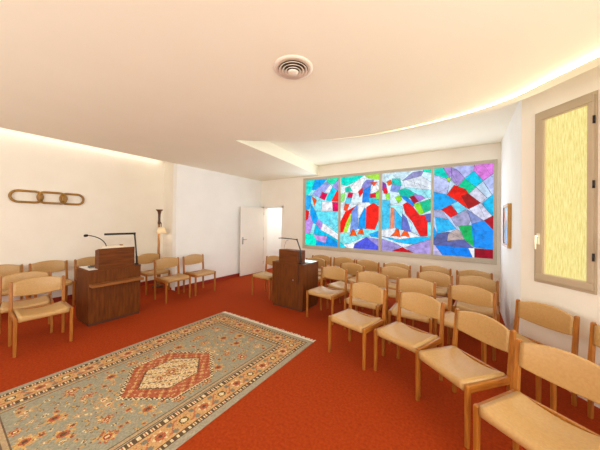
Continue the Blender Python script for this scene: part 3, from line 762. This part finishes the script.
m, nt, b = new_mat('lamp_shade_cloth'); b.inputs['Base Color'].default_value = rgb(250, 242, 222); b.inputs['Roughness'].default_value = .9
tr = nt.nodes.new('ShaderNodeBsdfTranslucent'); tr.inputs['Color'].default_value = rgb(255, 240, 205)
ms = nt.nodes.new('ShaderNodeMixShader'); ms.inputs[0].default_value = .3
nt.links.new(b.outputs[0], ms.inputs[1]); nt.links.new(tr.outputs[0], ms.inputs[2]); nt.links.new(ms.outputs[0], nt.nodes['Material Output'].inputs['Surface'])
bm = NB(); rings = []
for r_, z in [(.062, 1.435), (.118, 1.285), (.115, 1.285), (.059, 1.435)]: rings.append([(sx+r_*math.cos(2*PI*k/24), r_*math.sin(2*PI*k/24), z) for k in range(24)])
loft(bm, rings, False, True); bm_obj('lamp_shade', bm, m, t, True)
bm = NB(); bmesh.ops.create_uvsphere(bm, u_segments=12, v_segments=8, radius=.028, matrix=Matrix.Translation((sx, 0, 1.37)))
bulb = bm_obj('bulb', bm, plain('warm_bulb', rgb(255, 220, 160), .5, 0, 1.0, rgb(255, 226, 180)), t, True)

# ------------------------------------------------------------------ ceiling vent
t = thing('ceiling_vent', 'round ceiling air vent with concentric rings', 'vent', (-1.205, 1.665, ZC))
def ring_bm(r0, r1, z0, z1, th=.004):
    bm = NB(); rings = []
    for r_, z in [(r0, z0), (r1, z1), (r1, z1+th), (r0, z0+th)]: rings.append([(r_*math.cos(2*PI*k/40), r_*math.sin(2*PI*k/40), z) for k in range(40)])
    loft(bm, rings, False, True); return bm
bm = NB(); lathe(bm, [(.125, -.003), (.125, -.001)], 40); bm_obj('throat', bm, M['ventd'], t)
bm_obj('outer_flange', ring_bm(.122, .165, -.014, -.003, .003), M['ventw'], t, True)
for r0, r1 in ((.098, .118), (.073, .093), (.05, .068)):
    bm_obj('ring', ring_bm(r0, r1, -.010-.25*(.118-r1), -.026-.25*(.118-r1)), M['ventw'], t, True)
bm = NB(); lathe(bm, [(.046, -.036), (.03, -.044), (.004, -.046)], 32); bm_obj('center_cone', bm, M['ventw'], t, True)
# spot-like sensor at the cove
# ------------------------------------------------------------------ rug
RX0, RX1, RY0, RY1 = -3.55, -1.695, -.04, 2.88
def rug():
    step = .0095
    nx = int(round((RX1-RX0)/step)); ny = int(round((RY1-RY0)/step))
    X = (np.arange(nx)+.5)/nx*(RX1-RX0); Y = (np.arange(ny)+.5)/ny*(RY1-RY0)
    x, y = np.meshgrid(X, Y)                        # ny,nx
    Wd, Ln = RX1-RX0, RY1-RY0
    rng = np.random.default_rng(5)
    C = np.zeros((ny, nx, 3))
    K = dict(field=(152, 146, 126), edge=(160, 150, 130), tan=(196, 152, 104), rust=(172, 96, 66), red=(152, 76, 54), cream=(216, 196, 156), dark=(98, 76, 58), gold=(198, 156, 98), blue=(110, 112, 106))
    K = {k: np.array(v, float) for k, v in K.items()}
    C[:] = K['field']
    cx, cy = Wd/2, Ln/2
    def put(mask, k, a=1.0): C[mask] = C[mask]*(1-a)+K[k]*a
    def flower(px, py, r, kind, rot=0):
        dx, dy = x-px, y-py; d = np.hypot(dx, dy); a = np.arctan2(dy, dx)+rot
        if kind == 0:
            put(d < r*(.78+.22*np.cos(8*a)), 'rust'); put((d < r*(.62+.14*np.cos(8*a))), 'gold'); put(d < r*.42, 'red'); put(d < r*.2, 'cream')
        elif kind == 1:
            put(d < r*(.7+.3*np.cos(6*a)), 'gold'); put(d < r*.5, 'rust'); put(d < r*.25, 'dark')
        elif kind == 2:
            put(d < r*(.66+.34*np.cos(5*a)), 'tan', .85); put(d < r*.35, 'cream'); put(d < r*.17, 'red')
        elif kind == 3:
            put(d < r*.8*(.75+.25*np.cos(4*a)), 'cream'); put(d < r*.45, 'dark', .8); put(d < r*.25, 'gold')
        elif kind == 4:
            u = dx*math.cos(rot)+dy*math.sin(rot); w = -dx*math.sin(rot)+dy*math.cos(rot)
            e = (u/r)**2+(w/(r*.38))**2
            put(e < 1, 'dark', .65); put(e < .55, 'gold')
    # field sprinkling, mirrored in all four quarters
    pts = []
    for i in range(9):
        for j in range(15):
            px = .40+(cx-.40)*(i+.5)/4.5*.5+ (rng.random()-.5)*.05
            py = .42+(cy-.42)*(j+.5)/15+(rng.random()-.5)*.05
            if rng.random() < .85: pts.append((px, py, .018+.02*rng.random(), int(rng.choice([1, 2, 2, 4, 4, 3])), rng.random()*6))
    for (fx_, fy_, r_, kd) in [(.52, .52, .062, 2), (.80, .62, .075, 1), (.50, .80, .066, 0), (.88, .92, .070, 2), (.55, 1.10, .072, 1), (.47, 1.32, .06, 0), (.74, .42, .05, 0), (.93, .44, .066, 1), (.70, .86, .05, 0), (.64, 1.28, .05, 2)]:
        pts.append((fx_, fy_, r_, kd, .3))
    for px, py, r_, kd, ro in pts:
        for mx_ in (0, 1):
            for my in (0, 1):
                qx = Wd-px if mx_ else px; qy = Ln-py if my else py
                flower(qx+(rng.random()-.5)*.015, qy+(rng.random()-.5)*.015, r_, kd, ro*(1 if mx_ == my else -1))
    # stems
    st = np.sin(9*x+3*np.sin(5*y))+np.sin(8*y+2.5*np.sin(7*x))
    C[np.abs(st) < .035] = C[np.abs(st) < .035]*.55+K['gold']*.45
    # medallion: elongated hexagon
    def hexd(ax, fl, L_):
        u, w = np.abs(x-cx-.04)/ax, np.abs(y-cy-.03)
        # half length at given |x| offset: flat half fl at the side, L_ at centre
        return w-(L_+(fl-L_)*u), np.abs(x-cx-.04)-ax
    def hexmask(ax, fl, L_):
        a, c = hexd(ax, fl, L_); return (a < 0) & (c < 0)
    saw = (np.floor((x*.8+y*1.0)/.028) % 2 == 0) ^ (np.floor((x*.8-y*1.0)/.028) % 2 == 0)
    hm = hexmask(.425, .205, .505)
    put(hm & saw, 'cream'); put(hm & ~saw, 'dark')
    hm = hexmask(.392, .19, .465); put(hm, 'rust'); 
    ringm = hm.copy()
    n1 = np.sin(x*75)*np.sin(y*75)+.6*np.sin(x*41+y*57)
    put(ringm & (n1 > .75), 'gold'); put(ringm & (n1 < -.95), 'red'); 
    put(ringm & (np.abs(n1-.35) < .07), 'cream', .6)
    hm = hexmask(.235, .155, .335); put(hm, 'dark')
    hm = hexmask(.222, .147, .32); put(hm, 'cream')
    n2 = np.sin(x*92+1)*np.sin(y*88)+.7*np.sin(x*60-y*47)
    put(hm & (n2 > .55), 'gold', .8); put(hm & (n2 < -.7), 'dark', .7); put(hm & (np.abs(n2+.2) < .10), 'rust', .8)
    for py, r_ in ((cy, .075), (cy-.13, .045), (cy+.13, .045)): flower(cx+.04, py+.03, r_, 0)
    # borders
    d = np.minimum(np.minimum(x, Wd-x), np.minimum(y, Ln-y))
    side = np.minimum(x, Wd-x) <= np.minimum(y, Ln-y)
    s = np.where(side, y, x)                        # running coordinate
    put(d < .385, 'edge')
    def guard(d0, d1, per):
        m_ = (d >= d0) & (d < d1); f = ((s/per) % 1)
        put(m_, 'dark'); mid = (d > d0+.012) & (d < d1-.012)
        put(m_ & mid & (f < .55), 'cream'); put(m_ & mid & (f > .2) & (f < .35), 'rust')
    guard(.055, .108, .047)
    main = (d >= .108) & (d < .262); put(main, 'tan')
    guard(.262, .325, .05)
    put((d >= .335) & (d < .345), 'dark', .8); put((d >= .345) & (d < .375), 'tan', .5); put((d >= .375) & (d < .385), 'dark', .8)
    per = .185
    ph = ((s/per) % 1)-.5; w_ = (d-.185)
    alt = (np.floor(s/per) % 2)
    dd = np.hypot(ph*per, w_); an = np.arctan2(w_, ph*per)
    put(main & (dd < .062*(.8+.2*np.cos(8*an))) & (alt == 0), 'rust'); put(main & (dd < .05) & (alt == 0), 'gold'); put(main & (dd < .036) & (alt == 0), 'dark'); put(main & (dd < .022) & (alt == 0), 'cream')
    put(main & (dd < .058*(.7+.3*np.cos(6*an))) & (alt == 1), 'cream'); put(main & (dd < .038) & (alt == 1), 'rust'); put(main & (dd < .016) & (alt == 1), 'dark')
    vine = np.abs(w_-.045*np.sin(2*PI*s/per)) < .010
    put(main & vine & (dd > .06), 'rust', .8)
    sm = ((np.hypot(((s/per+.5) % 1-.5)*per, np.abs(w_)-.045)) < .022) & main; put(sm, 'blue', .8)
    # wool fleck
    C *= 1+ (rng.random((ny, nx, 1))-.5)*.16
    C += (rng.random((ny, nx, 3))-.5)*8
    # faces
    gx = np.linspace(RX0, RX1, nx+1); gy = np.linspace(RY0, RY1, ny+1)
    vx, vy = np.meshgrid(gx, gy); V = np.stack([vx, vy, np.full_like(vx, .011)], -1).reshape(-1, 3)
    i = np.arange(ny)[:, None]*(nx+1)+np.arange(nx)[None, :]
    F = np.stack([i, i+1, i+nx+2, i+nx+1], -1).reshape(-1, 4)
    # skirt down to the floor
    bl = list(range(nx+1)); rt = [k*(nx+1)+nx for k in range(ny+1)]; tp = [ny*(nx+1)+k for k in range(nx, -1, -1)]; lf = [k*(nx+1) for k in range(ny, -1, -1)]
    loop = bl[:-1]+rt[:-1]+tp[:-1]+lf[:-1]
    base = len(V); low = V[loop].copy(); low[:, 2] = .001
    V = np.vstack([V, low]); n_ = len(loop)
    sk = np.array([[loop[(k+1) % n_], loop[k], base+k, base+(k+1) % n_] for k in range(n_)])
    F = np.vstack([F, sk])
    me = bpy.data.meshes.new('rug'); me.vertices.add(len(V)); me.vertices.foreach_set('co', V.ravel())
    me.loops.add(F.size); me.loops.foreach_set('vertex_index', F.ravel().astype(np.int32))
    me.polygons.add(len(F)); me.polygons.foreach_set('loop_start', np.arange(0, F.size, 4, dtype=np.int32)); me.polygons.foreach_set('loop_total', np.full(len(F), 4, np.int32))
    me.update(calc_edges=True)
    cols = np.vstack([C.reshape(-1, 3), np.tile(K['edge'], (n_, 1))])/255
    cols = np.clip(cols, 0, 1); L_ = np.where(cols <= .04045, cols/12.92, ((cols+.055)/1.055)**2.4)
    ca = me.color_attributes.new('Col', 'FLOAT_COLOR', 'CORNER')
    ca.data.foreach_set('color', np.repeat(np.hstack([L_, np.ones((len(L_), 1))]), 4, axis=0).ravel())
    m, nt, b = new_mat('rug_wool'); at = nt.nodes.new('ShaderNodeVertexColor'); at.layer_name = 'Col'
    nt.links.new(at.outputs['Color'], b.inputs['Base Color']); b.inputs['Roughness'].default_value = .95; sock(b, 'Specular IOR Level', 'Specular').default_value = .1
    me.materials.append(m)
    o = bpy.data.objects.new('rug', me); COL.objects.link(o)
    tag(o, 'grey-green oriental rug with orange border and hexagonal medallion on the red carpet', 'rug')
    fm = noise_mat('ivory_fringe', rgb(226, 214, 192), rgb(236, 226, 206), 30, .9)
    for yb, sg in ((RY1, 1), (RY0, -1)):
        bm = NB(); k = RX0
        # woven selvedge strip the knotted ends hang from
        box(bm, RX0, RX1, min(yb, yb+sg*.014), max(yb, yb+sg*.014), .001, .0105)
        while k < RX1-.004:
            ln = .055+.035*rng.random(); sk_ = (rng.random()-.5)*.02; w_ = .011+.004*rng.random()
            v = [bm.verts.new(p) for p in ((k, yb+sg*.01, .010), (k+w_, yb+sg*.01, .010), (k+w_*.8+sk_, yb+sg*ln, .003), (k+w_*.1+sk_, yb+sg*ln, .003))]
            v2 = [bm.verts.new((p.co.x, p.co.y, .001)) for p in v]
            bm.faces.new(v)
            for q in range(4): bm.faces.new((v[q], v[(q+1) % 4], v2[(q+1) % 4], v2[q]))
            k += w_*1.15
        bm_obj('fringe', bm, fm, o)
rug()

# ------------------------------------------------------------------ lights
def area(name, loc, direction, sx, sy, power, col, spread=None, up=None):
    l = bpy.data.lights.new(name, 'AREA'); l.shape = 'RECTANGLE'; l.size = sx; l.size_y = sy; l.energy = power; l.color = col
    if spread: l.spread = spread
    o = bpy.data.objects.new(name, l); COL.objects.link(o); o.location = loc
    z = -Vector(direction).normalized(); x = Vector(up) if up else Vector((1, 0, 0)); y = z.cross(x).normalized(); x = y.cross(z).normalized()
    o.matrix_world = Matrix.Translation(loc) @ Matrix((x, y, z)).transposed().to_4x4()
    return o
WARM = (1, .88, .75); FILL = (.985, .99, .90); COOL = (.92, .98, .98)
area('cove_left', (AL+.09, .65, ZC+.232), (-.6, 0, -.8), 5.3, .03, LEFT_E, WARM, up=(0, 1, 0))
for i in range(1, 47, 3):
    f = min(1, (NL-1-i)/34)
    a, b_ = lip_pt(i, 0), lip_pt(min(i+3, NL-1), 0); d = b_-a
    p = (a+b_)/2; nn = lip_pt(i+1, 1)-lip_pt(i+1, 0); w_ = .10*f+.012; q = p+nn*(w_*.12)
    area('cove_right', (q.x, q.y, ZC-.020*f-.002), (nn.x, nn.y, .3), d.length, .02*f+.004, RIGHT_E*d.length*f**1.5, WARM, up=(d.x, d.y, 0))
area('added_fill_front', ((FW0+FW1)/2, BR_-.25, 1.75), (0, 1, .3), FW1-FW0, 2.0, FRONT_E, FILL)  # added fill light behind the camera, tilted up to brighten the ceiling
area('added_fill_side', (XR+.25, (RW0+RW1)/2, 1.75), (-1, 0, .3), RW0-RW1, 1.7, SIDE_E, FILL, up=(0, 1, 0))  # added fill from the unseen side, lifts the left walls and ceiling
area('daylight_glass', ((G0+G1)/2, BB-.06, 1.85), (0, -1, .05), 4.1, 1.75, SG_E, COOL)
pw = W0+WD*((C0+C1)/2)+WN*.06
area('daylight_casement', (pw.x, pw.y, 1.9), (WN.x, WN.y, 0), .4, 1.6, CAS_E, (1, .93, .68), up=(WD.x, WD.y, 0))
area('corridor_light', (-5.0, 6.8, 2.45), (0, 0, -1), .8, .8, COR_E, (1, .93, .84))
def point(name, loc, e, col, r=.03):
    l = bpy.data.lights.new(name, 'POINT'); l.energy = e; l.color = col; l.shadow_soft_size = r
    o = bpy.data.objects.new(name, l); COL.objects.link(o); o.location = loc
point('floor_lamp_light', (fx+sx, fy, 1.345), LAMP_E, (1, .86, .66))
w = bpy.data.worlds.new('world'); SC.world = w; w.use_nodes = True
w.node_tree.nodes['Background'].inputs['Color'].default_value = (.9, .95, 1, 1); w.node_tree.nodes['Background'].inputs['Strength'].default_value = WORLD_E
vs = SC.view_settings; vs.view_transform = 'Standard'; vs.look = 'None'; vs.gamma = 1; vs.use_curve_mapping = False; vs.exposure = EXPO
SC.cycles.max_bounces = 10; SC.cycles.diffuse_bounces = 6
SC.cycles.sample_clamp_indirect = 6
